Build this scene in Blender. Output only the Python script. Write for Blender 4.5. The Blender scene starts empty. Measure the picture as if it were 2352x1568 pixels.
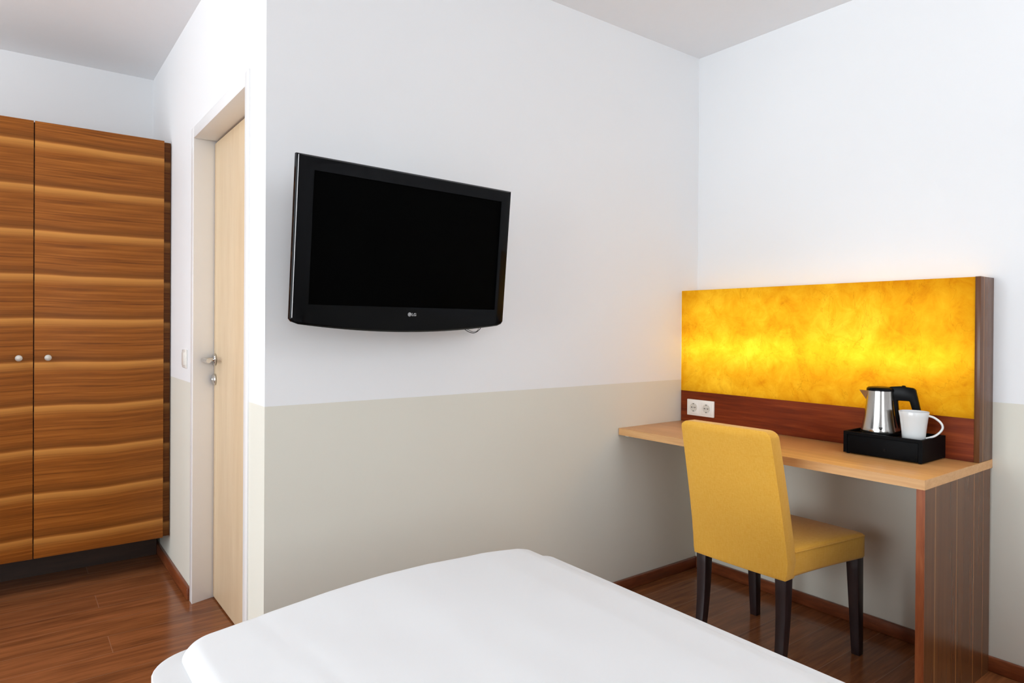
import bpy, bmesh, math, random
from mathutils import Vector, Matrix, noise

random.seed(4)
S = bpy.context.scene
COL = S.collection

# ------------------------------------------------------------------ sizes (metres)
CEIL = 2.554            # ceiling height
YA = 2.110              # face of the wall that carries the television
XB = 2.766              # face of the wall behind the desk
XC = 0.633              # face of the wall with the door
YD = 4.150              # wall behind the wardrobe
XL = -3.60              # left wall (window)
YB = -1.55              # wall behind the camera
PAINT = 0.9465          # height where the lower wall paint ends

# ------------------------------------------------------------------ helpers
def link(o, parent=None):
    COL.objects.link(o)
    if parent is not None:
        o.parent = parent
    return o

def thing(name, label, cat, base=(0, 0, 0), rot=(0, 0, 0), group=None):
    o = bpy.data.objects.new(name, None)
    o.empty_display_size = 0.1
    o.location = base
    o.rotation_euler = rot
    o['label'] = label
    o['category'] = cat
    if group:
        o['group'] = group
    return link(o)

def mesh_obj(name, bm, mat, parent=None, origin=(0, 0, 0), smooth=False, bevel=0, seg=2, label=None, kind=None, angle=None):
    """bm holds coordinates; they are stored relative to origin, the object sits at origin (or its parent does)."""
    off = Vector(origin)
    bmesh.ops.translate(bm, verts=bm.verts, vec=-off)
    bmesh.ops.recalc_face_normals(bm, faces=bm.faces)
    me = bpy.data.meshes.new(name)
    bm.to_mesh(me)
    bm.free()
    me.materials.append(mat)
    o = bpy.data.objects.new(name, me)
    link(o, parent)
    if parent is None:
        o.location = off
    if bevel:
        m = o.modifiers.new('bevel', 'BEVEL')
        m.width = bevel
        m.segments = seg
        m.limit_method = 'ANGLE'
        m.angle_limit = math.radians(35)
        m.harden_normals = False
        smooth = True
    if smooth:
        for p in me.polygons:
            p.use_smooth = True
        if angle is None:
            angle = 40
        me.set_sharp_from_angle(angle=math.radians(angle)) if not bevel else None
    if label:
        o['label'] = label
    if kind:
        o['kind'] = kind
    return o

def box(bm, x0, x1, y0, y1, z0, z1):
    vs = [bm.verts.new((x, y, z)) for x in (x0, x1) for y in (y0, y1) for z in (z0, z1)]
    for q in ((0, 1, 3, 2), (4, 6, 7, 5), (0, 4, 5, 1), (2, 3, 7, 6), (0, 2, 6, 4), (1, 5, 7, 3)):
        bm.faces.new([vs[i] for i in q])
    return vs

def B(*a):
    bm = bmesh.new()
    if isinstance(a[0], (int, float)):
        box(bm, *a)
    else:
        for q in a:
            box(bm, *q)
    return bm

def prism(bm, pts, fn, t0, t1):
    """polygon pts (u,v) pulled from t0 to t1; fn(u,v,t) -> xyz"""
    a = [bm.verts.new(fn(u, v, t0)) for u, v in pts]
    b = [bm.verts.new(fn(u, v, t1)) for u, v in pts]
    bm.faces.new(a)
    bm.faces.new(b[::-1])
    n = len(pts)
    for i in range(n):
        bm.faces.new((a[i], b[i], b[(i + 1) % n], a[(i + 1) % n]))

def lathe(bm, prof, c, n=48, axis='z'):
    rings = []
    for r, h in prof:
        ring = []
        for k in range(n):
            t = 2 * math.pi * k / n
            if axis == 'z':
                p = (c[0] + r * math.cos(t), c[1] + r * math.sin(t), c[2] + h)
            elif axis == 'x':
                p = (c[0] + h, c[1] + r * math.cos(t), c[2] + r * math.sin(t))
            else:
                p = (c[0] + r * math.cos(t), c[1] + h, c[2] + r * math.sin(t))
            ring.append(bm.verts.new(p))
        rings.append(ring)
    for a, b in zip(rings, rings[1:]):
        for k in range(n):
            bm.faces.new((a[k], a[(k + 1) % n], b[(k + 1) % n], b[k]))
    bm.faces.new(rings[0][::-1])
    bm.faces.new(rings[-1])

def tube(bm, pts, rad, n=10, flat=1.0, side=None):
    pts = [Vector(p) for p in pts]
    rings = []
    for i, p in enumerate(pts):
        d = (pts[min(i + 1, len(pts) - 1)] - pts[max(i - 1, 0)]).normalized()
        s = Vector(side) if side is not None else d.orthogonal()
        a = (s - d * s.dot(d)).normalized()
        b = d.cross(a)
        r = rad[i] if isinstance(rad, (list, tuple)) else rad
        rings.append([bm.verts.new(p + a * r * math.cos(2 * math.pi * k / n) + b * r * flat * math.sin(2 * math.pi * k / n)) for k in range(n)])
    for a, b in zip(rings, rings[1:]):
        for k in range(n):
            bm.faces.new((a[k], a[(k + 1) % n], b[(k + 1) % n], b[k]))
    bm.faces.new(rings[0][::-1])
    bm.faces.new(rings[-1])

def spline(pts, n=8):
    pts = [Vector(p) for p in pts]
    out = []
    for i in range(len(pts) - 1):
        p0 = pts[max(i - 1, 0)]; p1 = pts[i]; p2 = pts[i + 1]; p3 = pts[min(i + 2, len(pts) - 1)]
        for k in range(n):
            t = k / n
            out.append(0.5 * ((2 * p1) + (p2 - p0) * t + (2 * p0 - 5 * p1 + 4 * p2 - p3) * t * t + (3 * p1 - p0 - 3 * p2 + p3) * t ** 3))
    out.append(pts[-1])
    return out

# ------------------------------------------------------------------ materials
def lin(r, g, b):
    f = lambda c: (c / 255 / 12.92) if c / 255 <= 0.04045 else ((c / 255 + 0.055) / 1.055) ** 2.4
    return (f(r), f(g), f(b), 1)

class NT:
    def __init__(self, name):
        self.m = bpy.data.materials.new(name)
        self.m.use_nodes = True
        self.t = self.m.node_tree
        self.bsdf = self.t.nodes['Principled BSDF']
        self.out = self.t.nodes['Material Output']
    def n(self, typ, **kw):
        nd = self.t.nodes.new('ShaderNode' + typ)
        for k, v in kw.items():
            if k.startswith('_'):
                nd.inputs[k[1:]].default_value = v
            else:
                setattr(nd, k, v)
        return nd
    def l(self, a, b):
        self.t.links.new(a, b)
    def math(self, op, a, b=None, c=None):
        nd = self.n('Math', operation=op)
        for i, v in enumerate((a, b, c)):
            if v is None:
                continue
            if isinstance(v, (int, float)):
                nd.inputs[i].default_value = v
            else:
                self.l(v, nd.inputs[i])
        return nd.outputs[0]
    def ramp(self, fac, stops, interp='LINEAR'):
        nd = self.n('ValToRGB')
        cr = nd.color_ramp
        cr.interpolation = interp
        while len(cr.elements) < len(stops):
            cr.elements.new(0.5)
        for e, (p, c) in zip(cr.elements, stops):
            e.position = p
            e.color = c if len(c) == 4 else (*c, 1)
        self.l(fac, nd.inputs[0])
        return nd.outputs[0]
    def mix(self, fac, a, b, blend='MIX'):
        nd = self.n('Mix', data_type='RGBA', blend_type=blend)
        for i, v in ((0, fac), (6, a), (7, b)):
            if isinstance(v, (int, float, tuple)):
                nd.inputs[i].default_value = v
            else:
                self.l(v, nd.inputs[i])
        return nd.outputs[2]
    def noise(self, vec, scale=5, detail=4, rough=0.5, dist=0.0):
        nd = self.n('TexNoise', _Scale=scale, _Detail=detail, _Roughness=rough, _Distortion=dist)
        self.l(vec, nd.inputs['Vector'])
        return nd.outputs['Fac']
    def mapping(self, scale=(1, 1, 1), loc=(0, 0, 0), src='Object'):
        tc = self.n('TexCoord')
        mp = self.n('Mapping')
        mp.inputs['Scale'].default_value = scale
        mp.inputs['Location'].default_value = loc
        self.l(tc.outputs[src], mp.inputs['Vector'])
        return mp.outputs[0]
    def set(self, **kw):
        for k, v in kw.items():
            k = k.replace('_', ' ')
            if isinstance(v, (int, float, tuple)):
                self.bsdf.inputs[k].default_value = v
            else:
                self.l(v, self.bsdf.inputs[k])
        return self
    def bump(self, h, strength=0.2, dist=0.001):
        nd = self.n('Bump', _Strength=strength, _Distance=dist)
        self.l(h, nd.inputs['Height'])
        self.l(nd.outputs[0], self.bsdf.inputs['Normal'])

def plain(name, col, rough=0.5, metal=0.0, var=0.03, spec=0.5):
    t = NT(name)
    v = t.mapping()
    f = t.noise(v, 30, 3)
    c2 = tuple(c * (1 - var) for c in col[:3]) + (1,)
    t.set(Base_Color=t.mix(f, col, c2), Roughness=rough, Metallic=metal)
    t.bsdf.inputs['Specular IOR Level'].default_value = spec
    return t.m

# wall paint: white above, warm grey below
def wall_mat():
    t = NT('painted_plaster')
    g = t.n('NewGeometry')
    sp = t.n('SeparateXYZ')
    t.l(g.outputs['Position'], sp.inputs[0])
    wob = t.noise(g.outputs['Position'], 9, 2)
    zz = t.math('ADD', sp.outputs[2], t.math('MULTIPLY', t.math('SUBTRACT', wob, 0.5), 0.0022))
    up = t.math('GREATER_THAN', zz, PAINT)
    big = t.noise(g.outputs['Position'], 1.3, 3)
    white = t.mix(big, (0.84, 0.853, 0.868, 1), (0.82, 0.835, 0.852, 1))
    low = t.mix(big, (0.735, 0.72, 0.64, 1), (0.71, 0.695, 0.615, 1))
    fine = t.noise(g.outputs['Position'], 260, 3)
    t.set(Base_Color=t.mix(up, low, white), Roughness=0.85)
    t.bsdf.inputs['Specular IOR Level'].default_value = 0.25
    t.bump(fine, 0.10, 0.0006)
    return t.m

M = {}
M['wall'] = wall_mat()
M['ceiling'] = plain('ceiling_paint', (0.865, 0.88, 0.90, 1), 0.9, var=0.02, spec=0.2)
M['frame_white'] = plain('frame_lacquer', (0.86, 0.86, 0.86, 1), 0.35, var=0.02)
M['plastic_white'] = plain('white_plastic', (0.82, 0.80, 0.75, 1), 0.3, var=0.02)
M['socket_hole'] = plain('socket_hole', (0.08, 0.075, 0.06, 1), 0.6)
M['socket_well'] = plain('socket_well', (0.62, 0.60, 0.54, 1), 0.4)
M['black_leather'] = plain('black_leather', (0.004, 0.004, 0.0045, 1), 0.5, var=0.3, spec=0.05)
M['black_plastic'] = plain('black_plastic', (0.003, 0.003, 0.0035, 1), 0.3, var=0.1, spec=0.08)
M['piano_black'] = plain('piano_black', (0.004, 0.0043, 0.005, 1), 0.06, var=0.1, spec=0.08)
M['screen'] = plain('unlit_screen', (0.0002, 0.0002, 0.0002, 1), 0.55, var=0.1, spec=0.02)
M['logo'] = plain('badge_silver', (0.42, 0.43, 0.44, 1), 0.35, var=0.02)
M['chrome'] = plain('chrome', (0.62, 0.62, 0.62, 1), 0.12, 1.0)
M['knob_metal'] = plain('satin_nickel', (0.56, 0.53, 0.49, 1), 0.4, 0.75)
M['highlight_strip'] = plain('painted_highlight', (0.72, 0.73, 0.75, 1), 0.45, 0.0)  # pale colour for the painted highlight on the television edge
M['dark_gap'] = plain('dark_gap', (0.03, 0.015, 0.01, 1), 0.8)
M['porcelain'] = plain('white_porcelain', (0.70, 0.72, 0.72, 1), 0.16, var=0.01)
M['reflector'] = plain('reflector_white', (0.80, 0.80, 0.78, 1), 0.7)

def steel():
    t = NT('brushed_steel')
    v = t.mapping((1, 1, 1))
    f = t.noise(v, 60, 3)
    t.set(Base_Color=t.mix(f, (0.55, 0.54, 0.52, 1), (0.48, 0.47, 0.45, 1)), Roughness=0.17, Metallic=1.0)
    return t.m
M['steel'] = steel()

def linen(name, c1, c2, rough=0.9):
    t = NT(name)
    v = t.mapping()
    f = t.noise(v, 3, 4)
    w = t.noise(v, 900, 2)
    t.set(Base_Color=t.mix(f, c1, c2), Roughness=rough)
    t.bsdf.inputs['Specular IOR Level'].default_value = 0.2
    t.bsdf.inputs['Sheen Weight'].default_value = 0.15
    t.bump(t.math('ADD', w, t.math('MULTIPLY', f, 3.0)), 0.10, 0.001)
    return t.m
M['duvet'] = linen('white_duvet_cotton', (0.77, 0.775, 0.78, 1), (0.75, 0.755, 0.76, 1))
M['sheet'] = linen('white_sheet_cotton', (0.77, 0.775, 0.78, 1), (0.75, 0.755, 0.76, 1))

def fabric():
    t = NT('mustard_woven_fabric')
    v = t.mapping()
    blot = t.noise(v, 9, 5, 0.6)
    vh = t.mapping((300, 300, 40))
    vw = t.mapping((60, 60, 700))
    thr = t.math('ADD', t.noise(vh, 1.0, 3), t.noise(vw, 1.0, 3))
    c = t.mix(blot, (0.68, 0.335, 0.028, 1), (0.74, 0.385, 0.041, 1))
    c = t.mix(t.ramp(t.math('MULTIPLY', thr, 0.5), [(0.38, (0, 0, 0)), (0.62, (1, 1, 1))]), c, (0.82, 0.48, 0.09, 1))
    c = t.mix(0.55, c, t.mix(blot, (0.68, 0.335, 0.028, 1), (0.74, 0.385, 0.041, 1)))
    t.set(Base_Color=c, Roughness=0.85)
    t.bsdf.inputs['Specular IOR Level'].default_value = 0.25
    t.bsdf.inputs['Sheen Weight'].default_value = 0.2
    t.bump(thr, 0.25, 0.0006)
    return t.m
M['fabric'] = fabric()

def wood(name, cols, scale, rough=0.35, spec=0.5, detail=6, seed=(0, 0, 0), bump=0.03):
    """scale: mapping scale; small along the grain, large across it"""
    t = NT(name)
    v = t.mapping(scale, seed)
    a = t.noise(v, 1.0, detail, 0.62, 0.4)
    v2 = t.mapping(tuple(s * 4.5 for s in scale), seed)
    b = t.noise(v2, 1.0, 4, 0.6)
    f = t.math('ADD', t.math('MULTIPLY', a, 0.7), t.math('MULTIPLY', b, 0.3))
    t.set(Base_Color=t.ramp(f, [(0.34, cols[0]), (0.5, cols[1]), (0.66, cols[2])]), Roughness=rough)
    t.bsdf.inputs['Specular IOR Level'].default_value = spec
    if bump:
        t.bump(b, bump, 0.0008)
    return t.m

# walnut veneer of the desk
WD = ((0.095, 0.013, 0.002), (0.165, 0.024, 0.0035), (0.25, 0.046, 0.008))
M['walnut_y'] = wood('walnut_lengthwise', WD, (30, 1.6, 30), 0.45, spec=0.15)
M['walnut_edge'] = wood('walnut_edge_band', ((0.20, 0.045, 0.012), (0.29, 0.075, 0.022), (0.38, 0.12, 0.04)), (40, 40, 4), 0.4)

def walnut_stripes():
    t = NT('walnut_upright_striped')
    v = t.mapping((30, 30, 1.0))
    a = t.noise(v, 1.0, 5, 0.6)
    c = t.ramp(a, [(0.30, (0.098, 0.038, 0.014)), (0.5, (0.120, 0.046, 0.017)), (0.70, (0.140, 0.056, 0.021))])
    tc = t.n('TexCoord')
    sp = t.n('SeparateXYZ')
    t.l(tc.outputs['Object'], sp.inputs[0])
    x = sp.outputs[0]
    tot = None
    for xs, w in ((-0.195, 0.004), (-0.026, 0.0035), (0.120, 0.0032), (0.205, 0.002)):
        d = t.math('ABSOLUTE', t.math('SUBTRACT', x, xs))
        k = t.math('LESS_THAN', d, w)
        tot = k if tot is None else t.math('MAXIMUM', tot, k)
    c = t.mix(t.math('MULTIPLY', tot, 0.75), c, (0.30, 0.13, 0.045, 1))
    t.set(Base_Color=c, Roughness=0.26)
    t.bsdf.inputs['Specular IOR Level'].default_value = 0.28
    return t.m
M['walnut_side'] = walnut_stripes()

M['beech'] = wood('beech_desktop', ((0.50, 0.235, 0.075), (0.57, 0.28, 0.095), (0.64, 0.33, 0.12)), (26, 1.6, 26), 0.32, bump=0.01)
M['beech_edge'] = wood('beech_edge_band', ((0.56, 0.29, 0.11), (0.64, 0.35, 0.145), (0.70, 0.41, 0.18)), (30, 3, 60), 0.4, bump=0.01)
M['maple'] = wood('maple_door', ((0.68, 0.51, 0.32), (0.73, 0.565, 0.37), (0.78, 0.62, 0.42)), (9, 9, 1.1), 0.42, bump=0.01)
M['leg'] = wood('dark_stained_beech', ((0.014, 0.008, 0.009), (0.022, 0.012, 0.013), (0.032, 0.018, 0.018)), (60, 60, 6), 0.38)
M['skirting'] = wood('merbau_skirting', ((0.12, 0.030, 0.010), (0.19, 0.048, 0.016), (0.27, 0.080, 0.028)), (6, 6, 40), 0.3)
M['plinth'] = wood('dark_plinth', ((0.022, 0.010, 0.006), (0.034, 0.015, 0.008), (0.046, 0.020, 0.011)), (3, 30, 30), 0.5)

def wardrobe_veneer(name, z0, mul=1.0):
    """horizontal zebra veneer; a pale streak with a crisp upper edge every 19.5 cm"""
    t = NT(name)
    tc = t.n('TexCoord')
    sp = t.n('SeparateXYZ')
    t.l(tc.outputs['Object'], sp.inputs[0])
    x, z = sp.outputs[0], sp.outputs[2]
    wv = t.n('CombineXYZ')
    t.l(t.math('MULTIPLY', x, 2.4), wv.inputs[0])
    t.l(t.math('MULTIPLY', z, 0.8), wv.inputs[2])
    w = t.math('MULTIPLY', t.math('SUBTRACT', t.noise(wv.outputs[0], 1.0, 1), 0.5), 0.030)
    bow = t.math('MULTIPLY', t.math('SINE', t.math('MULTIPLY_ADD', x, 5.6, 0.3)), 0.005)
    zz = t.math('ADD', t.math('ADD', z, w), bow)
    s = t.math('FRACT', t.math('DIVIDE', t.math('SUBTRACT', z0, zz), 0.1952))
    # fine streaks, repeated with the veneer leaves
    cv = t.n('CombineXYZ')
    t.l(t.math('MULTIPLY', x, 2.2), cv.inputs[0])
    t.l(t.math('MULTIPLY', s, 24.0), cv.inputs[2])
    t.l(t.math('MULTIPLY', z, 0.35), cv.inputs[1])
    g = t.noise(cv.outputs[0], 1.0, 6, 0.65, 0.25)
    k = tuple
    mc = lambda c: tuple(q * mul for q in c)
    base = t.ramp(g, [(0.30, mc((0.15, 0.044, 0.008))), (0.50, mc((0.28, 0.088, 0.013))), (0.70, mc((0.40, 0.14, 0.024)))])
    light = t.ramp(s, [(0.0, (1, 1, 1)), (0.05, (0.8, 0.8, 0.8)), (0.12, (0.32, 0.32, 0.32)), (0.22, (0, 0, 0)), (0.955, (0, 0, 0)), (0.985, (0.35, 0.35, 0.35)), (1.0, (1, 1, 1))])
    dark = t.ramp(s, [(0.0, (0, 0, 0)), (0.74, (0, 0, 0)), (0.93, (0.55, 0.55, 0.55)), (0.98, (0, 0, 0))])
    c = t.mix(dark, base, mc((0.115, 0.037, 0.0075)) + (1,))
    c = t.mix(t.math('MULTIPLY', light, 0.76), c, mc((0.66, 0.30, 0.07)) + (1,))
    # small knots
    t.set(Base_Color=c, Roughness=0.45)
    t.bsdf.inputs['Specular IOR Level'].default_value = 0.15
    return t.m
M['veneer'] = wardrobe_veneer('zebra_veneer', 0.0)
M['veneer_shaded'] = wardrobe_veneer('zebra_veneer_shaded', 0.03, 0.5)  # darkened veneer copy, paints in the shade on the set-back filler

def floor_mat():
    t = NT('merbau_parquet')
    g = t.n('NewGeometry')
    br = t.n('TexBrick')
    br.offset = 0.37
    br.offset_frequency = 3
    br.inputs['Color1'].default_value = (0, 0, 0, 1)
    br.inputs['Color2'].default_value = (1, 1, 1, 1)
    br.inputs['Mortar'].default_value = (0.5, 0.5, 0.5, 1)
    br.inputs['Scale'].default_value = 1.0
    br.inputs['Mortar Size'].default_value = 0.0012
    br.inputs['Mortar Smooth'].default_value = 0.1
    br.inputs['Brick Width'].default_value = 1.15
    br.inputs['Row Height'].default_value = 0.16
    mp = t.n('Mapping')
    mp.inputs['Location'].default_value = (0.42, 0.07, 0)
    t.l(g.outputs['Position'], mp.inputs[0])
    t.l(mp.outputs[0], br.inputs[0])
    rnd = t.n('SeparateColor')
    t.l(br.outputs['Color'], rnd.inputs[0])
    mp2 = t.n('Mapping')
    mp2.inputs['Scale'].default_value = (2.2, 26, 1)
    t.l(g.outputs['Position'], mp2.inputs[0])
    ad = t.n('VectorMath', operation='ADD')
    t.l(mp2.outputs[0], ad.inputs[0])
    cx = t.n('CombineXYZ')
    t.l(t.math('MULTIPLY', rnd.outputs[0], 37.0), cx.inputs[2])
    t.l(cx.outputs[0], ad.inputs[1])
    gr = t.noise(ad.outputs[0], 1.0, 6, 0.62, 0.5)
    mp3 = t.n('Mapping')
    mp3.inputs['Scale'].default_value = (9, 120, 1)
    t.l(g.outputs['Position'], mp3.inputs[0])
    fn = t.noise(mp3.outputs[0], 1.0, 3)
    f = t.math('ADD', t.math('MULTIPLY', gr, 0.75), t.math('MULTIPLY', fn, 0.25))
    c = t.ramp(f, [(0.33, (0.11, 0.038, 0.014)), (0.48, (0.20, 0.069, 0.024)), (0.62, (0.29, 0.103, 0.036)), (0.75, (0.37, 0.145, 0.055))])
    c = t.mix(t.math('MULTIPLY', rnd.outputs[0], 0.35), c, (0.27, 0.095, 0.035, 1))
    c = t.mix(br.outputs['Fac'], c, t.mix(0.5, c, (0.34, 0.20, 0.12, 1)))
    t.set(Base_Color=c, Roughness=0.18)
    t.bsdf.inputs['Specular IOR Level'].default_value = 0.26
    t.bump(fn, 0.02, 0.0008)
    return t.m
M['floor'] = floor_mat()

def amber_sheet():
    """thin translucent amber sheet, lit from behind by tubes, the upper pair added as fill"""
    t = NT('amber_translucent_sheet')
    v = t.mapping((1, 1, 1))
    a = t.noise(v, 4.5, 8, 0.62, 0.9)
    b = t.noise(t.mapping((1, 1, 1), (3, 1, 7)), 14, 7, 0.7, 0.6)
    d = t.noise(t.mapping((1, 1, 1), (9, 4, 2)), 1.9, 4, 0.5, 1.4)
    vor = t.n('TexVoronoi', feature='SMOOTH_F1', _Scale=9.0)
    t.l(t.mapping((1, 1, 1)), vor.inputs['Vector'])
    f = t.math('ADD', t.math('ADD', t.math('MULTIPLY', a, 0.40), t.math('MULTIPLY', b, 0.36)), t.math('MULTIPLY', d, 0.24))
    c = t.ramp(f, [(0.37, (0.64, 0.27, 0.010)), (0.45, (0.76, 0.40, 0.016)), (0.52, (0.82, 0.49, 0.024)), (0.62, (0.95, 0.66, 0.05))])
    # fine vein lines where a warped noise crosses its middle
    vn = t.noise(t.mapping((1, 1, 1), (2, 8, 5)), 2.6, 5, 0.55, 2.2)
    line = t.math('LESS_THAN', t.math('ABSOLUTE', t.math('SUBTRACT', vn, 0.47)), 0.0035)
    c = t.mix(t.math('MULTIPLY', line, 0.30), c, (0.48, 0.22, 0.01, 1))
    tr = t.n('BsdfTranslucent')
    df = t.n('BsdfDiffuse')
    mx = t.n('MixShader')
    mx.inputs[0].default_value = 0.25
    t.l(c, tr.inputs['Color'])
    t.l(c, df.inputs['Color'])
    t.l(tr.outputs[0], mx.inputs[1])
    t.l(df.outputs[0], mx.inputs[2])
    t.l(mx.outputs[0], t.out.inputs['Surface'])
    return t.m
M['amber'] = amber_sheet()

def emit(name, col, st):
    t = NT(name)
    e = t.n('Emission')
    e.inputs[0].default_value = col
    e.inputs[1].default_value = st
    t.l(e.outputs[0], t.out.inputs['Surface'])
    return t.m
TUBE = 7.6
UP1, UP2 = 44, 30
M['tube'] = emit('light_box_tube', (1.0, 0.90, 0.62, 1), TUBE)

def pane():
    t = NT('window_glass')
    tr = t.n('BsdfTransparent')
    gl = t.n('BsdfGlossy')
    gl.inputs['Roughness'].default_value = 0.02
    mx = t.n('MixShader')
    mx.inputs[0].default_value = 0.06
    t.l(tr.outputs[0], mx.inputs[1])
    t.l(gl.outputs[0], mx.inputs[2])
    t.l(mx.outputs[0], t.out.inputs['Surface'])
    return t.m
M['pane'] = pane()

# ------------------------------------------------------------------ the room
def struct(name, bm, mat, **kw):
    return mesh_obj(name, bm, mat, kind='structure', **kw)

struct('floor', B(XL - .12, XB + .12, YB - .12, YD + .12, -.12, 0), M['floor'])
struct('ceiling', B(XL - .12, XB + .12, YB - .12, YD + .12, CEIL, CEIL + .12), M['ceiling'])
# opening of the bathroom door
DY0, DY1, DZ = 2.324, 3.127, 2.001
struct('wall_front', B(XC + .12, XB + .12, YA, YA + .12, 0, CEIL), M['wall'])
struct('wall_right', B(XB, XB + .12, YB - .12, YA, 0, CEIL), M['wall'])
struct('wall_passage', B((XC, XC + .12, YA, DY0 - .03, 0, CEIL),
                         (XC, XC + .12, DY1 + .005, YD, 0, CEIL),
                         (XC, XC + .12, DY0 - .03, DY1 + .005, DZ + .01, CEIL)), M['wall'])
struct('wall_far', B(XL - .12, XC + .12, YD, YD + .12, 0, CEIL), M['wall'])
# left wall with window
WY0, WY1, WZ0, WZ1 = -0.6, 3.3, 0.25, 2.30
struct('wall_left', B((XL - .12, XL, YB, WY0, 0, CEIL), (XL - .12, XL, WY1, YD, 0, CEIL),
                      (XL - .12, XL, WY0, WY1, 0, WZ0), (XL - .12, XL, WY0, WY1, WZ1, CEIL)), M['wall'])
VX0, VX1, VZ0, VZ1 = -1.5, .1, .75, 2.20  # unseen rear window, added as fill for the television wall
struct('wall_back', B((XL - .12, VX0, YB - .12, YB, 0, CEIL), (VX1, XB, YB - .12, YB, 0, CEIL),
                      (VX0, VX1, YB - .12, YB, 0, VZ0), (VX0, VX1, YB - .12, YB, VZ1, CEIL)), M['wall'])
w2 = struct('fill_window', B((VX0, VX1, YB - .10, YB - .03, VZ0, VZ0 + .07), (VX0, VX1, YB - .10, YB - .03, VZ1 - .07, VZ1),
                          (VX0, VX0 + .07, YB - .10, YB - .03, VZ0 + .07, VZ1 - .07), (VX1 - .07, VX1, YB - .10, YB - .03, VZ0 + .07, VZ1 - .07)), M['frame_white'], bevel=.004)
mesh_obj('pane', B(VX0 + .07, VX1 - .07, YB - .07, YB - .064, VZ0 + .07, VZ1 - .07), M['pane'], w2)

w = struct('window_1', B((XL - .10, XL - .03, WY0, WY1, WZ0, WZ0 + .07), (XL - .10, XL - .03, WY0, WY1, WZ1 - .07, WZ1),
                         (XL - .10, XL - .03, WY0, WY0 + .07, WZ0 + .07, WZ1 - .07), (XL - .10, XL - .03, WY1 - .07, WY1, WZ0 + .07, WZ1 - .07),
                         (XL - .10, XL - .03, 1.30, 1.40, WZ0 + .07, WZ1 - .07)), M['frame_white'], bevel=.004)
mesh_obj('pane', B((XL - .07, XL - .064, WY0 + .07, 1.30, WZ0 + .07, WZ1 - .07), (XL - .07, XL - .064, 1.40, WY1 - .07, WZ0 + .07, WZ1 - .07)), M['pane'], w)
mesh_obj('window_sill', B(XL - .03, XL + .10, WY0 - .04, WY1 + .04, WZ0 - .03, WZ0), M['frame_white'], w, bevel=.004)

# skirting boards
SK, ST = 0.052, 0.016
def skirt(name, *boxes):
    return struct(name, B(*boxes), M['skirting'], bevel=.003)
skirt('baseboard_front', (XC + .01, XB - ST, YA - ST, YA, 0, SK))
skirt('baseboard_right', (XB - ST, XB, YB, YA, 0, SK))
skirt('baseboard_passage', (XC - ST, XC, 3.150, YD, 0, SK), (XC - ST, XC, YA - ST, 2.272, 0, SK))
skirt('baseboard_left', (XL, XL + ST, YB, YD, 0, SK))
skirt('baseboard_back', (XL + ST, XB - ST, YB, YB + ST, 0, SK))
# dark screw in the skirting beside the desk
# ------------------------------------------------------------------ bathroom door
d = thing('door_1', 'closed pale maple door in a white steel frame between wardrobe and television wall', 'door', (XC, 2.7, 0))
d['kind'] = 'structure'
o = (XC, 2.7, 0)
XD = 0.7176
mesh_obj('door_leaf', B(XD, XD + .04, DY0 - .02, DY1 - .006, .008, DZ - .006), M['maple'], d, o, bevel=.001)
bm = bmesh.new()
# far jamb (slightly splayed), near jamb and head, with the face returns on the wall
fr = .006
prism(bm, [(XC - fr, 3.145), (XC - fr, 3.098), (XD - .002, 3.125), (XD + .05, 3.125), (XD + .05, 3.132), (XC + .005, 3.132), (XC + .005, 3.145)],
      lambda u, v, t: (u, v, t), 0, 2.047)
prism(bm, [(XC - fr, 2.279), (XC + .005, 2.279), (XC + .005, 2.294), (XD + .05, 2.294), (XD + .05, 2.304), (XC, 2.324), (XC - fr, 2.324)],
      lambda u, v, t: (u, v, t), 0, 2.047)
prism(bm, [(XC - fr, 2.000), (XD - .002, 2.002), (XD + .05, 2.002), (XD + .05, 2.009), (XC + .005, 2.009), (XC + .005, 2.047), (XC - fr, 2.047)],
      lambda u, v, t: (u, t, v), 2.324, 3.098)
mesh_obj('door_frame', bm, M['frame_white'], d, o, bevel=.0012)
mesh_obj('rebate', B((XD + .045, XD + .052, DY0 - .015, DY1 + .004, .0, DZ + .006)), M['dark_gap'], d, o)
# lever handle: rose, neck, lever
hy, hz = 3.096, 1.049
bm = bmesh.new()
lathe(bm, [(.024, 0), (.026, -.002), (.026, -.007), (.023, -.010)], (XD, hy, hz), 32, 'x')
h = mesh_obj('handle_rose', bm, M['chrome'], d, o, smooth=True)
bm = bmesh.new()
tube(bm, spline([(XD - .008, hy, hz), (XD - .035, hy, hz), (XD - .050, hy - .008, hz), (XD - .053, hy - .03, hz), (XD - .053, hy - .115, hz)]), .0095, 14)
mesh_obj('lever', bm, M['chrome'], h, (0, 0, 0), smooth=True).location = (0, 0, 0)
bpy.data.objects['lever'].data.transform(Matrix.Translation(-Vector(o)))
bm = bmesh.new()
lathe(bm, [(.023, 0), (.025, -.002), (.025, -.006), (.021, -.010), (.012, -.013), (.009, -.016)], (XD, 3.100, .962), 32, 'x')
mesh_obj('lock_rose', bm, M['chrome'], d, o, smooth=True)

# ------------------------------------------------------------------ light switch beside the door frame
s = thing('light_switch', 'white rocker light switch on the wall between wardrobe and door frame', 'light switch', (XC, 3.275, 1.047))
o = (XC, 3.275, 1.047)
mesh_obj('cover_plate', B(XC - .008, XC, 3.235, 3.315, 1.006, 1.088), M['plastic_white'], s, o, bevel=.003)
mesh_obj('rocker', B(XC - .012, XC - .007, 3.247, 3.303, 1.018, 1.076), M['plastic_white'], s, o, bevel=.0015)

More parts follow.
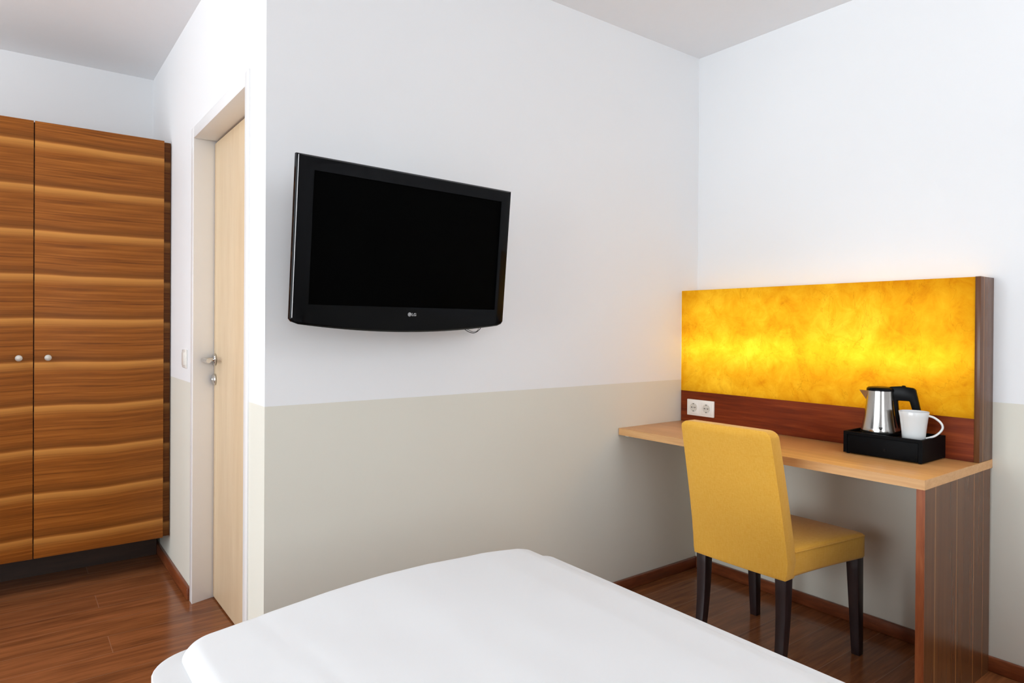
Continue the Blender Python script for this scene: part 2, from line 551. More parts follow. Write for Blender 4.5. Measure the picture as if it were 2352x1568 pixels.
# ------------------------------------------------------------------ wardrobe
WX0, WX1, WY, WZb, WZt = -0.955, 0.5985, 3.606, 0.162, 2.0935
o = (-.18, 3.63, 0.0)
wr = thing('wardrobe', 'tall wardrobe veneered in striped brown wood standing left of the door', 'wardrobe', o)
mesh_obj('carcass', B((WX0, XC - .003, WY + .022, YD - .001, WZb, WZt - .002)), M['veneer_shaded'], wr, o, label='striped side panel of the wardrobe with shade painted into its veneer')
mesh_obj('plinth', B(WX0 + .02, XC - .018, 3.885, 4.12, 0, WZb), M['plinth'], wr, o, label='dark recessed plinth')
gap = .004
edges = [WX0, -.434, .0847, WX1]
doors = [(WX0, -.434 - gap / 2), (-.434 + gap / 2, .0825), (.0868, WX1)]
VZ = 2.005   # height of the topmost pale streak
for i, (a, b) in enumerate(doors):
    oo = Vector((a, WY, VZ))
    dd = mesh_obj('door_panel', B(a, b, WY, WY + .019, WZb, WZt), M['veneer'], None, oo, bevel=.0008)
    dd.parent = wr
    dd.location = oo - Vector(o)
    if i in (1, 2):
        kx = .0318 if i == 1 else .1361
        bm = bmesh.new()
        lathe(bm, [(.006, 0), (.006, -.014), (.0125, -.018), (.0137, -.022), (.0132, -.0255), (.009, -.027)], (kx, WY, 1.050), 32, 'y')
        bmesh.ops.translate(bm, verts=bm.verts, vec=-oo)
        kk = mesh_obj('knob', bm, M['knob_metal'], dd, smooth=True, label='round satin metal knob')

# ------------------------------------------------------------------ desk with back-lit panel
DX, DY = 2.2025, 0.844
DT, DH = 0.745, 0.030
o = (2.48, 1.48, 0)
dk = thing('desk', 'long built-in beech-topped desk with brown wood end panel along the right wall', 'desk', o)
mesh_obj('desktop', B(DX + .002, XB - .001, DY + .002, YA - .001, DT - DH, DT), M['beech'], dk, o, bevel=.001)
bm = bmesh.new()
box(bm, DX, DX + .0022, DY, YA - .004, DT - DH, DT - .0004)
box(bm, DX + .0022, XB - .001, DY, DY + .0022, DT - DH, DT - .0004)
mesh_obj('edge_band', bm, M['beech_edge'], dk, o, label='paler beech edge band')
mesh_obj('end_panel', B(DX + .004, XB - .018, DY + .001, DY + .024, 0, DT - DH), M['walnut_side'], dk, o, label='brown end panel with thin vertical stripes')
mesh_obj('end_panel_edge', B(DX + .002, DX + .0045, DY + .0005, DY + .0245, 0, DT - DH), M['walnut_edge'], dk, o, label='reddish edge band of the end panel')
bm = bmesh.new()
box(bm, DX + .045, XB - .03, YA - .022, YA - .002, DT - DH - .012, DT - DH)
mesh_obj('wall_batten', bm, M['plastic_white'], dk, o, label='small pale bracket under the left end')

o = (2.70, 1.48, DT)
PX, PZ0, PZ1 = 2.6424, 0.894, 1.3824
lp = thing('backlit_box', 'glowing mottled yellow light box in a brown wood surround at the back of the desk', 'light box', o)
sheet_bm = bmesh.new()
_v = [sheet_bm.verts.new(p) for p in ((PX, DY + .0172, PZ0), (PX, YA - .001, PZ0), (PX, YA - .001, PZ1), (PX, DY + .0172, PZ1), (XB - .001, YA - .001, PZ1), (XB - .001, DY + .0172, PZ1))]
sheet_bm.faces.new((_v[0], _v[1], _v[2], _v[3])); sheet_bm.faces.new((_v[3], _v[2], _v[4], _v[5]))
mesh_obj('light_sheet', sheet_bm, M['amber'], lp, o, label='glowing amber translucent sheet')
mesh_obj('lower_board', B(PX - .0005, PX + .018, DY + .0172, YA - .002, DT + .0005, PZ0), M['walnut_y'], lp, o, label='reddish brown board below the glowing sheet')
mesh_obj('inner_floor', B(PX + .018, XB - .014, DY + .0172, YA - .002, PZ0 - .02, PZ0 - .004), M['reflector'], lp, o)
mesh_obj('side_panel', B(PX - .001, XB - .001, DY + .0005, DY + .017, DT + .0005, PZ1 + .001), M['walnut_side'], lp, o, bevel=.0008, label='striped brown side panel')
mesh_obj('side_fill_reflector', B(PX + .004, XB - .014, DY + .0172, DY + .0185, PZ0 - .003, PZ1 - .004), M['reflector'], lp, o)  # white lining added to brighten the sheet's dark right end
mesh_obj('back_board', B(XB - .014, XB - .003, DY + .0172, YA - .002, DT + .0005, PZ1 - .004), M['reflector'], lp, o)
M['tube_fill'] = emit('upper_fill_tube', (1.0, 0.90, 0.62, 1), TUBE * .4)  # dimmer upper pair, added to brighten the top of the sheet
for y0, y1, zt_, mt_ in ((.895, 1.472, 1.105, 'tube'), (1.490, 2.080, 1.105, 'tube'), (.895, 1.472, 1.285, 'tube_fill'), (1.490, 2.080, 1.285, 'tube_fill')):
    bm = bmesh.new()
    lathe(bm, [(.013, 0), (.013, y1 - y0)], (2.705, y0, zt_), 16, 'y')
    tb = mesh_obj('light_box_tube', bm, M[mt_], lp, o, smooth=True)  # lower pair gives the bright band, upper pair is added fill

# ------------------------------------------------------------------ double socket
o = (PX, 1.988, .8175)
so = thing('double_socket', 'white double wall socket on the brown board below the glowing panel', 'socket', o)
bm = B(PX - .010, PX - .0006, 1.9115, 2.065, .779, .856)
mesh_obj('cover_plate', bm, M['plastic_white'], so, o, bevel=.0025)
for cy in (2.0245, 1.951):
    bm = B(PX - .0125, PX - .0095, cy - .029, cy + .029, .7895, .8465)
    ins = mesh_obj('socket_insert', bm, M['plastic_white'], so, o, bevel=.002)
    bm = bmesh.new()
    lathe(bm, [(.0205, -.0005), (.0205, .0006)], (PX - .0134, cy, .8185), 36, 'x')
    ring = mesh_obj('socket_well', bm, M['socket_well'], ins, o, smooth=True)
    bm = bmesh.new()
    for (py, pz, r) in ((-.0095, 0, .0030), (.0095, 0, .0030), (0, .0, .0018)):
        lathe(bm, [(r, -.0006), (r, .0006)], (PX - .0142, cy + py, .8185 + pz), 12, 'x')
    for sz in (-1, 1):
        box(bm, PX - .0150, PX - .0138, cy - .0030, cy + .0030, .8185 + sz * .0175 - .0018, .8185 + sz * .0175 + .0018)
    mesh_obj('contact_hole', bm, M['socket_hole'], ins, o)

# ------------------------------------------------------------------ hospitality tray, kettle, mug
tx0, tx1, ty0, ty1, tz0, tz1 = 2.450, 2.640, .947, 1.213, DT + .004, .8265
o = ((tx0 + tx1) / 2, (ty0 + ty1) / 2, DT)
tr = thing('hospitality_tray', 'black leather-look tray box with a drawer standing on the desk', 'tray', o)
e = .009
fl = tz1 - .010
mesh_obj('tray_body', B((tx0 + .004, tx1, ty0, ty1, tz0, fl), (tx0, tx0 + e, ty0, ty1, fl, tz1), (tx1 - e, tx1, ty0, ty1, fl, tz1),
                        (tx0 + e, tx1 - e, ty0, ty0 + e, fl, tz1), (tx0 + e, tx1 - e, ty1 - e, ty1, fl, tz1),
                        (tx0, tx0 + .004, ty0, ty0 + .013, tz0, fl), (tx0, tx0 + .004, ty1 - .013, ty1, tz0, fl)), M['black_leather'], tr, o)
dr = mesh_obj('drawer', B(tx0 + .0012, tx0 + .004, ty0 + .0145, ty1 - .0145, tz0 + .001, fl - .0025), M['black_leather'], tr, o, bevel=.0008)
bm = bmesh.new()
lathe(bm, [(.005, 0), (.005, -.0015)], (tx0 + .0012, 1.07, .775), 20, 'x')
mesh_obj('finger_pull', bm, M['black_plastic'], dr, o, smooth=True)
for fx in (tx0 + .012, tx1 - .012):
    for fy in (ty0 + .012, ty1 - .012):
        bm = bmesh.new()
        lathe(bm, [(.005, 0), (.005, .0045)], (fx, fy, DT), 12)
        mesh_obj('foot', bm, M['black_plastic'], tr, o)

kc = Vector((2.556, 1.130, fl))
kt = thing('kettle', 'small brushed steel kettle with black lid and handle on the tray', 'kettle', kc)
bm = bmesh.new()
lathe(bm, [(.058, .0), (.0655, .001), (.0665, .006), (.065, .009)], kc, 56)
mesh_obj('base_ring', bm, M['black_plastic'], kt, kc, smooth=True)
bm = bmesh.new()
prof = [(.0645, .009), (.065, .011), (.0620, .025), (.0580, .045), (.0545, .065), (.0517, .085), (.0493, .105), (.0474, .125), (.0459, .145), (.0452, .1585)]
lathe(bm, prof, kc, 64)
kb = mesh_obj('steel_body', bm, M['steel'], kt, kc, smooth=True, label='brushed steel body')
bm = bmesh.new()
lathe(bm, [(.0462, .1585), (.0468, .161), (.0455, .167), (.041, .1705), (.030, .1722), (.012, .1728)], kc, 48)
mesh_obj('lid', bm, M['black_plastic'], kt, kc, smooth=True)
hd = Vector((.25, -.968, 0)).normalized()
hs = Vector((hd.y, -hd.x, 0))
def kfn(u, v, t):
    return kc + hd * (u * .75 if u > .05 else u * .75 + .004) + hs * t + Vector((0, 0, v * 1.02))
bm = bmesh.new()
prism(bm, [(.030, .158), (.034, .171), (.085, .1745), (.140, .170), (.149, .163), (.166, .105), (.181, .045), (.178, .036), (.157, .036), (.154, .044), (.124, .124),
           (.074, .124), (.0775, .095), (.081, .060), (.082, .020), (.078, .012), (.060, .012), (.056, .045), (.050, .085), (.044, .14)], kfn, -.0125, .0125)
mesh_obj('handle', bm, M['black_plastic'], kt, kc, bevel=.003)
bm = bmesh.new()
prism(bm, [(.088, .1735), (.092, .1775), (.104, .1772), (.108, .1725)], kfn, -.006, .006)
mesh_obj('lid_switch', bm, M['black_plastic'], kt, kc, bevel=.0015)
# spout: an open V of steel at the upper rim
sd = Vector((-.45, .893, 0)).normalized()
ss = Vector((sd.y, -sd.x, 0))
bm = bmesh.new()
tip = kc + sd * .070 + Vector((0, 0, .1585))
l1 = kc + sd * .040 + ss * .020 + Vector((0, 0, .158))
l2 = kc + sd * .040 - ss * .020 + Vector((0, 0, .158))
bo = kc + sd * .0465 + Vector((0, 0, .122))
bi = kc + sd * .040 + Vector((0, 0, .125))
v = [bm.verts.new(p) for p in (tip, l1, l2, bo, bi)]
for q in ((0, 1, 3), (0, 3, 2), (0, 2, 1), (1, 4, 3), (2, 3, 4), (1, 2, 4)):
    bm.faces.new([v[i] for i in q])
mesh_obj('spout', bm, M['steel'], kt, kc)
# small dark emblem low on the steel body, facing the bed
a0 = math.atan2(-1.128 * 1.0, -2.563) + .02
bm = bmesh.new()
def onbody(a, h):
    r = .0630 - (h - .02) * .20 + .0004
    return kc + Vector((r * math.cos(a), r * math.sin(a), h))
for quad in (((-.10, .030), (.10, .030), (.085, .0265), (-.085, .0265)), ((-.065, .0255), (.065, .0255), (.035, .021), (-.035, .021)), ((-.05, .0165), (.05, .0165), (.05, .0155), (-.05, .0155))):
    n = 6
    top = [bm.verts.new(onbody(a0 + quad[0][0] + (quad[1][0] - quad[0][0]) * i / n, quad[0][1])) for i in range(n + 1)]
    bot = [bm.verts.new(onbody(a0 + quad[3][0] + (quad[2][0] - quad[3][0]) * i / n, quad[3][1])) for i in range(n + 1)]
    for i in range(n):
        bm.faces.new((top[i], top[i + 1], bot[i + 1], bot[i]))
mesh_obj('emblem', bm, M['black_plastic'], kt, kc)

mc = Vector((2.523, 1.004, fl))
mg = thing('mug', 'white porcelain mug with a curved handle in front of the kettle', 'mug', mc)
bm = bmesh.new()
outer = [(.034, .0), (.0358, .002), (.037, .02), (.0402, .050), (.0437, .078), (.0470, .0965)]
inner = [(.0465, .0975), (.0448, .0965), (.0415, .078), (.038, .05), (.035, .022), (.031, .007), (.005, .005)]
lathe(bm, outer + inner, mc, 56)
mesh_obj('cup', bm, M['porcelain'], mg, mc, smooth=True, angle=60)
md = Vector((.30, -.954, 0)).normalized()
path = [mc + md * u + Vector((0, 0, h)) for u, h in ((.0435, .085), (.060, .080), (.078, .066), (.085, .050), (.079, .034), (.062, .017), (.0365, .006))]
bm = bmesh.new()
tube(bm, spline(path, 7), .0062, 14, .62, side=(md.y, -md.x, 0))
mesh_obj('handle', bm, M['porcelain'], mg, mc, smooth=True, angle=70)

# ------------------------------------------------------------------ chair
o = (2.28, 1.397, 0)
ch = thing('upholstered_chair', 'mustard yellow upholstered chair with dark legs pushed under the desk', 'chair', o)
# seat: trapezoid slab with crowned top
def slab(bm, nx, ny, fn):
    """closed rounded slab; fn(u,v,side) -> point; side +1 top, -1 bottom"""
    g = {}
    for s_ in (1, -1):
        for i in range(nx + 1):
            for j in range(ny + 1):
                g[s_, i, j] = bm.verts.new(fn(i / nx, j / ny, s_))
    for i in range(nx):
        for j in range(ny):
            bm.faces.new((g[1, i, j], g[1, i + 1, j], g[1, i + 1, j + 1], g[1, i, j + 1]))
            bm.faces.new((g[-1, i, j], g[-1, i, j + 1], g[-1, i + 1, j + 1], g[-1, i + 1, j]))
    for i in range(nx):
        bm.faces.new((g[1, i, 0], g[-1, i, 0], g[-1, i + 1, 0], g[1, i + 1, 0]))
        bm.faces.new((g[1, i, ny], g[1, i + 1, ny], g[-1, i + 1, ny], g[-1, i, ny]))
    for j in range(ny):
        bm.faces.new((g[1, 0, j], g[1, 0, j + 1], g[-1, 0, j + 1], g[-1, 0, j]))
        bm.faces.new((g[1, nx, j], g[-1, nx, j], g[-1, nx, j + 1], g[1, nx, j + 1]))

SZ0, SZ1 = .357, .452
def seat_pt(u, v, s_):
    x = 2.105 + (2.512 - 2.105) * u
    hw = .184 + (.239 - .184) * u
    y = 1.3955 + (v - .5) * 2 * hw
    if s_ < 0:
        z = SZ0 + .004 * math.sin(math.pi * u)
    else:
        cr = (max(0, math.sin(math.pi * v)) ** .5) * (max(0, math.sin(math.pi * min(1, .12 + u * .88))) ** .5)
        z = SZ1 + .020 * cr
    return (x, y, z)
bm = bmesh.new()
slab(bm, 14, 14, seat_pt)
st = mesh_obj('seat', bm, M['fabric'], ch, o, bevel=.014, seg=4)
# piping seam along the upper edge of the seat sides
bm = bmesh.new()
def sp_(u, v):
    p = Vector(seat_pt(u, v, 1)); return p
line = [sp_(u, 0) + Vector((0, -.0016, -.008)) for u in (0.03, .2, .4, .6, .8, .965)]
tube(bm, line, .0026, 8)
line = [sp_(u, 1) + Vector((0, .0016, -.008)) for u in (0.03, .2, .4, .6, .8, .965)]
tube(bm, line, .0026, 8)
line = [sp_(1, v) + Vector((.0016, 0, -.008)) for v in (.03, .25, .5, .75, .97)]
tube(bm, line, .0026, 8)
mesh_obj('piping', bm, M['fabric'], st, o, smooth=True)
# backrest: leaning slab, reaches down to the seat's underside
UB = [0, .03, .12, .25, .4, .55, .7, .82, .90, .94, .955, .968, .98, .99, .996, 1]
def back_pt(u, v, s_):
    # u: height, v: width
    u = UB[round(u * (len(UB) - 1))]
    H_ = .865 - SZ0
    z = SZ0 - .002 + H_ * u
    xr = 2.066 - .098 * (max(0, u - .12) / .88) ** 1.15        # rear face
    th = .058
    hw = .191 - .0135 * u
    r = .026
    t = max(0, (u - 1) * H_ + r) / r
    hw -= r * (1 - math.sqrt(max(0, 1 - t * t)))
    if u < .12:
        hw -= .006 * (1 - u / .12)
    y = 1.3975 - .003 * u + (v - .5) * 2 * hw
    # rolled top edge between rear and front face
    k = .012 * (1 - math.sqrt(max(0, 1 - t * t * .9)))
    x = xr + (th - k if s_ > 0 else k)
    if s_ < 0:
        x -= .005 * math.sin(math.pi * v) * (1 - t)
    return (x, y, z)
bm = bmesh.new()
slab(bm, len(UB) - 1, 10, back_pt)
bk = mesh_obj('backrest', bm, M['fabric'], ch, o, bevel=.007, seg=3)
for vv in (0, 1):
    bm = bmesh.new()
    tube(bm, [Vector(back_pt(i / (len(UB) - 1), vv, -1)) + Vector((.0035, -.0002 if vv == 0 else .0002, 0)) for i in range(1, len(UB) - 3)], .0022, 8)
    mesh_obj('seam', bm, M['fabric'], bk, o, smooth=True)
# legs
def leg(bm, p_top, w0, p_bot, w1, n=8, curve=0):
    rings = []
    for i in range(n + 1):
        t = i / n
        w_ = w0 + (w1 - w0) * t
        cx = p_top[0] + (p_bot[0] - p_top[0]) * t + curve * math.sin(math.pi * t)
        cy = p_top[1] + (p_bot[1] - p_top[1]) * t
        z = p_top[2] * (1 - t)
        rings.append([bm.verts.new((cx + sx * w_ / 2, cy + sy * w_ / 2, z)) for sx, sy in ((-1, -1), (1, -1), (1, 1), (-1, 1))])
    for a, b in zip(rings, rings[1:]):
        for k in range(4):
            bm.faces.new((a[k], a[(k + 1) % 4], b[(k + 1) % 4], b[k]))
    bm.faces.new(rings[0]); bm.faces.new(rings[-1][::-1])
for (pt, w0, pb, w1, cv) in (((2.488, 1.187, SZ0 + .004), .044, (2.503, 1.182, 0), .030, 0),
                             ((2.488, 1.604, SZ0 + .004), .044, (2.503, 1.603, 0), .030, 0),
                             ((2.096, 1.236, SZ0 + .004), .042, (2.068, 1.236, 0), .028, .010),
                             ((2.096, 1.558, SZ0 + .004), .042, (2.068, 1.560, 0), .028, .010)):
    bm = bmesh.new()
    leg(bm, pt, w0, pb, w1, curve=cv)
    mesh_obj('leg', bm, M['leg'], ch, o, bevel=.002)

# ------------------------------------------------------------------ television
tvc = Vector((1.040, 1.901, 1.449))
yaw, tilt = .072, .093
rx = Vector((math.cos(yaw), math.sin(yaw), 0))
nn = Vector((math.sin(yaw), -math.cos(yaw), 0))
up = Vector((0, 0, 1)) * math.cos(tilt) + nn * math.sin(tilt)
fw = rx.cross(up)          # towards the room
tv = thing('television', 'black flat-screen television mounted on the white wall above the bed', 'television')
tv.matrix_world = Matrix(((rx.x, -fw.x, up.x, tvc.x), (rx.y, -fw.y, up.y, tvc.y), (rx.z, -fw.z, up.z, tvc.z), (0, 0, 0, 1)))
# local frame: x right, y into the wall, z up; front plane y = 0
def outline(inset=0.0):
    pts = []
    for x, z in ((-.4, .2377), (.4, .2377), (.4, -.232), (.393, -.2405)):
        pts.append((x, z))
    N = 20
    for i in range(N + 1):
        x = .375 - .75 * i / N
        z = -.2445 - .0257 * (1 - (abs(x) / .395) ** 2.0)
        pts.append((x, z))
    pts += [(-.393, -.2405), (-.4, -.232)]
    if inset:
        pts = [(x * (1 - inset / .4), (z + .016) * (1 - inset / .25) - .016) for x, z in pts]
    return pts
SX0, SX1, SZb, SZt = -.349, .353, -.189, .196
bm = bmesh.new()
out = outline()
# frame front with the screen opening: bridge by rays to the inner rectangle
def inner_pt(x, z):
    cx, cz = (SX0 + SX1) / 2, (SZb + SZt) / 2
    return (min(max(x, SX0), SX1), min(max(z, SZb), SZt))
inn = []
for x, z in out:
    if z > .2:
        inn.append((SX0 if x < 0 else SX1, SZt))
    elif z < -.18:
        inn.append((min(max(x * .95, SX0), SX1), SZb))
# outer ring levels: front rim slightly rounded, then side, then back rim
def ring(pts, y):
    return [bm.verts.new((x, y, z)) for x, z in pts]
sh = lambda pts, k: [(x * (1 - k / .4), (z + .016) * (1 - k / .25) - .016) for x, z in pts]
rA = ring(inn, .006)
rA2 = ring(inn, .000)
sh2 = lambda pts, kx, kz: [(x * (1 - kx / .4), (z + .016) * (1 - kz / .25) - .016) for x, z in pts]
r0 = ring(sh2(out, .022, .006), -.001)
r1 = ring(sh2(out, .005, .003), .0025)
r2 = ring(out, .008)
r3 = ring(out, .020)
r4 = ring(sh(out, .010), .030)
n = len(out)
for a, b in ((rA, rA2), (rA2, r0), (r0, r1), (r1, r2), (r2, r3), (r3, r4)):
    for k in range(n):
        q = (a[k], a[(k + 1) % n], b[(k + 1) % n], b[k])
        bm.faces.new(q)
bm.faces.new(r4)
bmesh.ops.remove_doubles(bm, verts=bm.verts, dist=1e-6)
mesh_obj('front_frame', bm, M['piano_black'], tv, smooth=True, angle=22, label='glossy black frame with curved lower edge')
mesh_obj('screen', B(SX0, SX1, .004, .008, SZb, SZt), M['screen'], tv, label='dark switched-off screen')
mesh_obj('edge_highlight', B(-.3966, -.3954, .0010, .0030, -.228, .2330), M['highlight_strip'], tv, label='thin pale strip painting an edge highlight down the left side')  # pale strip stands in for the highlight on the bevel
bm = bmesh.new()
box(bm, -.345, .345, .0295, .060, -.205, .19)
box(bm, -.25, .25, .060, .080, -.16, .12)
mesh_obj('rear_housing', bm, M['black_plastic'], tv, bevel=.006)
bm = bmesh.new()
lathe(bm, [(.0018, 0), (.0018, -.0012)], (-.378, .0, .135), 12, 'y')
mesh_obj('sensor_dot', bm, M['screen'], tv)
bm = bmesh.new()
tube(bm, spline([(.245, .030, -.262), (.262, .024, -.2715), (.280, .020, -.2745), (.300, .024, -.2690), (.318, .030, -.258)]), .0012, 8)
tube(bm, spline([(.255, .026, -.262), (.275, .020, -.2705), (.296, .022, -.2680), (.308, .030, -.258)]), .0008, 8)
mesh_obj('cable', bm, M['black_plastic'], tv, smooth=True)
# badge: round mark and two letters
bm = bmesh.new()
lathe(bm, [(.0064, 0), (.0064, -.0010)], (-.0045, -.0008, -.2117), 28, 'y')
bd = mesh_obj('brand_badge', bm, M['logo'], tv, smooth=True, label='small round silver badge')
bm = bmesh.new()
for k in range(14):
    a = math.radians(95 + k * 18.5); b = math.radians(95 + (k + 1) * 18.5)
    r0_, r1_ = .0042, .0050
    c = (-.0045, -.2117)
    v = [bm.verts.new((c[0] + r * math.cos(t), -.0020, c[1] + r * math.sin(t))) for r, t in ((r0_, a), (r1_, a), (r1_, b), (r0_, b))]
    bm.faces.new(v)
box(bm, -.0049, -.0043, -.0021, -.0018, -.2140, -.2095)
box(bm, -.0049, -.0025, -.0021, -.0018, -.2140, -.2134)
box(bm, -.0020, .0003, -.0021, -.0018, -.2119, -.2113)
box(bm, -.0068, -.0062, -.0021, -.0018, -.2104, -.2098)
mesh_obj('badge_mark', bm, M['piano_black'], bd)
cu = bpy.data.curves.new('letters', 'FONT')
cu.body = 'LG'
cu.size = .0135
cu.extrude = .0006
cu.offset = .0003
tmp = bpy.data.objects.new('tmp', cu)
COL.objects.link(tmp)
bpy.context.view_layer.update()
me = bpy.data.meshes.new_from_object(tmp)
bpy.data.objects.remove(tmp)
me.name = 'letters'
me.materials.clear(); me.materials.append(M['logo'])
bb = [v.co for v in me.vertices]
wx = max(v.x for v in bb) - min(v.x for v in bb); x0_ = min(v.x for v in bb); hz_ = max(v.y for v in bb)
for v in me.vertices:
    v.co = Vector((.0040 + (v.co.x - x0_) * .0165 / wx, -.0012 - v.co.z, -.2163 + v.co.y * .0092 / hz_))
link(bpy.data.objects.new('lettering', me), tv)
# wall mount: arm inside the television's own frame, plate on the wall
bm = bmesh.new()
box(bm, -.10, .10, .080, .090, -.11, .09)
box(bm, -.022, .022, .088, .150, -.045, .005)
mesh_obj('mount_head', bm, M['black_plastic'], tv, bevel=.002)
tm = thing('wall_mount', 'black swivel wall mount hidden behind the television', 'wall mount', (1.06, YA, 1.43))
om = (1.06, YA, 1.43)
mesh_obj('wall_plate', B(1.00, 1.12, YA - .012, YA, 1.33, 1.53), M['black_plastic'], tm, om, bevel=.002)
mesh_obj('swivel_arm', B(1.038, 1.078, YA - .078, YA - .010, 1.405, 1.45), M['black_plastic'], tm, om, bevel=.004)

# ------------------------------------------------------------------ bed and duvet
o = (.75, .45, 0)
bd = thing('bed', 'single bed with a white sheet over its mattress at the front of the photo', 'bed', o)
BX0, BX1, BY0, BY1, BZ = .212, 1.254, -.62, 1.484, .537
def mat_pt(u, v, s_):
    x = BX0 + (BX1 - BX0) * u
    y = BY0 + (BY1 - BY0) * v
    # round the corners in plan
    for (cx, sx, r) in ((BX0 + .10, -1, .10), (BX1 - .032, 1, .032)):
        for (cy, sy) in ((BY0 + r, -1), (BY1 - r, 1)):
            if (x - cx) * sx > 0 and (y - cy) * sy > 0:
                dx, dy = (x - cx) * sx, (y - cy) * sy
                m_ = max(dx, dy)
                L = math.hypot(dx, dy)
                x = cx + sx * dx * m_ / L
                y = cy + sy * dy * m_ / L
    return (x, y, BZ if s_ > 0 else .29)
us = sorted(set([0, .015, .03, .045, .06, .075, .0943, .2, .4, .6, .8, .9698, .977, .985, .993, 1]))
vs_ = sorted(set([0, .01, .02, .03, .0475, .2, .4, .6, .8, .9525, .965, .975, .985, .99, .995, 1]))
bm = bmesh.new()
slab(bm, len(us) - 1, len(vs_) - 1, lambda u, v, s_: mat_pt(us[round(u * (len(us) - 1))], vs_[round(v * (len(vs_) - 1))], s_))
mesh_obj('mattress', bm, M['sheet'], bd, o, bevel=.022, seg=5, label='mattress under a smooth white sheet')
mesh_obj('bed_base', B(BX0 + .02, BX1 - .02, BY0 + .02, BY1 - .03, .13, .29), M['plinth'], bd, o, bevel=.006)
for lx in (BX0 + .08, BX1 - .08):
    for ly in (BY0 + .08, BY1 - .10):
        mesh_obj('leg', B(lx - .025, lx + .025, ly - .025, ly + .025, 0, .13), M['leg'], bd, o, bevel=.003)

QX0, QX1, QY0, QY1 = .270, 1.203, -.55, 1.474
prof_x = [.268, .281, .298, .375, .438, .577, .725, .839, 1.002, 1.121, 1.153, 1.185, 1.203]
prof_z = [.556, .562, .567, .577, .586, .598, .606, .607, .602, .589, .581, .564, .551]
def interp(x, X, Z):
    if x <= X[0]: return Z[0]
    for a, b, za, zb in zip(X, X[1:], Z, Z[1:]):
        if x <= b:
            t = (x - a) / (b - a)
            return za + (zb - za) * t
    return Z[-1]
nx, ny = 110, 190
bm = bmesh.new()
g = {}
def warp(i, n, a, b, r):
    # denser rows near the rim
    t = i / n
    t = t - .5
    t = .5 + .5 * math.copysign(1 - (1 - abs(2 * t)) ** 1.6, t)
    return a + (b - a) * t
R = .034
for i in range(nx + 1):
    for j in range(ny + 1):
        x = warp(i, nx, QX0, QX1, R); y = warp(j, ny, QY0, QY1, R)
        rc = .06
        px, py = x, y
        for (cx, sx) in ((QX0 + rc, -1), (QX1 - rc, 1)):
            for (cy, sy) in ((QY0 + rc, -1), (QY1 - rc, 1)):
                dx, dy = (x - cx) * sx, (y - cy) * sy
                if dx > 0 and dy > 0:
                    m_ = max(dx, dy); L = math.hypot(dx, dy)
                    px = cx + sx * dx * m_ / L; py = cy + sy * dy * m_ / L
        d_ = min(px - QX0, QX1 - px, py - QY0, QY1 - py)
        # distance in rounded-corner area
        for (cx, sx) in ((QX0 + rc, -1), (QX1 - rc, 1)):
            for (cy, sy) in ((QY0 + rc, -1), (QY1 - rc, 1)):
                dx, dy = (px - cx) * sx, (py - cy) * sy
                if dx > 0 and dy > 0:
                    d_ = rc - math.hypot(dx, dy)
        d_ = max(d_, 0)
        zt = interp(px, prof_x, prof_z)
        zt -= .010 * max(0, (1.1 - py)) * .3
        zt += .0045 * (noise.noise(Vector((px * 3.1, py * 2.2, 1.7)))) + .0018 * noise.noise(Vector((px * 9, py * 6, 4.2)))
        # long soft crease that runs from the foot towards the head on the left
        cr_ = abs(px - (.42 + .10 * (1.48 - py)))
        zt -= .0016 * math.exp(-(cr_ / .025) ** 2)
        rr = min(R, zt - .541)
        if d_ < R:
            k = 1 - d_ / R
            z = (zt - rr) + rr * math.sqrt(max(0, 1 - k * k))
        else:
            z = zt
        g[i, j] = bm.verts.new((px, py, z))
low = {}
def rim():
    r_ = [(i, 0) for i in range(nx)] + [(nx, j) for j in range(ny)] + [(i, ny) for i in range(nx, 0, -1)] + [(0, j) for j in range(ny, 0, -1)]
    return r_
for i in range(nx):
    for j in range(ny):
        bm.faces.new((g[i, j], g[i + 1, j], g[i + 1, j + 1], g[i, j + 1]))
rm = rim()
cxm, cym = (QX0 + QX1) / 2, (QY0 + QY1) / 2
lowv = []
for q in rm:
    co = g[q].co
    lowv.append(bm.verts.new((co.x + (.004 if co.x < cxm else -.004), co.y + (.004 if co.y < cym else -.004), .5375)))
for k in range(len(rm)):
    a, b = g[rm[k]], g[rm[(k + 1) % len(rm)]]
    bm.faces.new((a, b, lowv[(k + 1) % len(rm)], lowv[k]))
bm.faces.new(lowv)
dv = mesh_obj('duvet', bm, M['duvet'], None, (.75, .45, .5375), smooth=True, angle=80)
dv['label'] = 'plump white duvet lying flat over the bed'
dv['category'] = 'duvet'

# ------------------------------------------------------------------ daylight
def area(name, loc, rot, sx, sy, power, col):
    L = bpy.data.lights.new(name, 'AREA')
    L.shape = 'RECTANGLE'
    L.size, L.size_y = sx, sy
    L.energy = power
    L.color = col
    ob = bpy.data.objects.new(name, L)
    ob.location = loc
    ob.rotation_euler = rot
    link(ob)
    return ob
# sky seen through the window in the left wall
area('window_daylight', (XL - .22, (WY0 + WY1) / 2, (WZ0 + WZ1) / 2), (0, math.radians(-90), 0), WZ1 - WZ0, WY1 - WY0, 70, (.885, .955, 1.0)).data.spread = math.radians(90)
area('rear_fill_light', ((VX0 + VX1) / 2, YB - .20, (VZ0 + VZ1) / 2), (math.radians(90), 0, 0), VX1 - VX0, VZ1 - VZ0, 46, (.885, .955, 1.0))  # fill light shining in through the added rear window

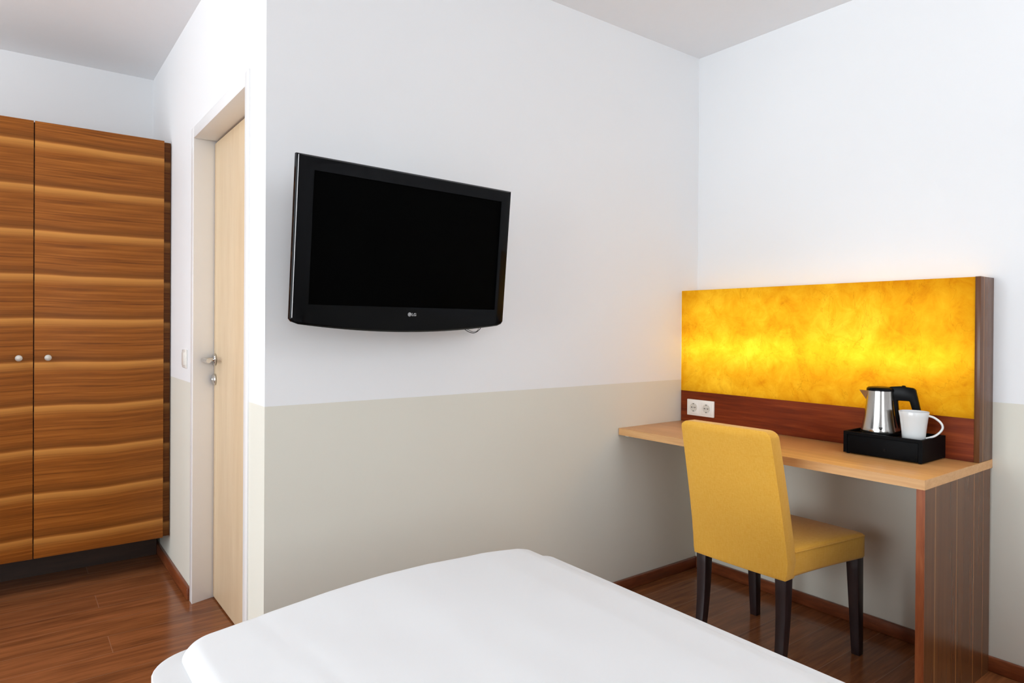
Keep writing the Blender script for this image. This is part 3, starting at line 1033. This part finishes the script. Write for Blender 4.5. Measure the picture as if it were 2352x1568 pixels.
# two unseen lamps added to brighten the ceiling; their bowls are opaque
def uplighter(x, y, label, watt):
    o = (x, y, 0)
    fl_ = thing('fill_lamp', label, 'lamp', o)
    bm = bmesh.new()
    lathe(bm, [(.14, 0), (.14, .015), (.12, .024), (.02, .030)], o, 36)
    mesh_obj('base', bm, M['black_plastic'], fl_, o, smooth=True)
    bm = bmesh.new()
    lathe(bm, [(.012, .028), (.012, 1.74)], o, 16)
    mesh_obj('pole', bm, M['steel'], fl_, o, smooth=True)
    bm = bmesh.new()
    lathe(bm, [(.02, 1.735), (.10, 1.76), (.17, 1.82), (.20, 1.88), (.195, 1.88), (.165, 1.825), (.10, 1.768), (.02, 1.745)], o, 40)
    mesh_obj('lamp_bowl', bm, M['frame_white'], fl_, o, smooth=True)
    a = area('ceiling_fill', (x, y, 1.885), (math.radians(180), 0, 0), .3, .3, watt, (.98, .985, 1.0))
    a.data.shape = 'DISK'
uplighter(-1.5, 2.75, 'unseen white lamp added before the wardrobe to brighten the ceiling', UP1)
uplighter(1.9, -1.1, 'unseen white lamp added behind the head of the bed to brighten the ceiling', UP2)

wd = bpy.data.worlds.new('World')
S.world = wd
wd.use_nodes = True
bg = wd.node_tree.nodes['Background']
bg.inputs[0].default_value = (.85, .93, 1.0, 1)
bg.inputs[1].default_value = 1.0

# ------------------------------------------------------------------ camera
F_PX, YAW, PITCH, ROLL, SY = 1526.3, math.radians(52.912), math.radians(-.25), math.radians(.3716), -.2688
Fv = Vector((math.cos(YAW) * math.cos(PITCH), math.sin(YAW) * math.cos(PITCH), math.sin(PITCH)))
Rv = Vector((math.sin(YAW), -math.cos(YAW), 0))
Uv = Rv.cross(Fv)
R2 = Rv * math.cos(ROLL) + Uv * math.sin(ROLL)
U2 = -Rv * math.sin(ROLL) + Uv * math.cos(ROLL)
cam = bpy.data.cameras.new('camera')
cam.sensor_width = 36
cam.lens = F_PX / 2352 * 36
cam.shift_y = SY * 100 / 2352
cam.clip_start = .05
co = bpy.data.objects.new('camera', cam)
co.matrix_world = Matrix(((R2.x, U2.x, -Fv.x, 0), (R2.y, U2.y, -Fv.y, 0), (R2.z, U2.z, -Fv.z, 1.2), (0, 0, 0, 1)))
link(co)
S.camera = co

S.view_settings.view_transform = 'Standard'
S.view_settings.look = 'None'
S.view_settings.exposure = -0.07
S.view_settings.gamma = 1
S.view_settings.use_curve_mapping = False
S.cycles.use_denoising = True
S.cycles.max_bounces = 10
S.cycles.diffuse_bounces = 6
S.cycles.transmission_bounces = 6
S.cycles.transparent_max_bounces = 8
S.cycles.caustics_reflective = False
S.cycles.caustics_refractive = False
S.cycles.sample_clamp_indirect = 4
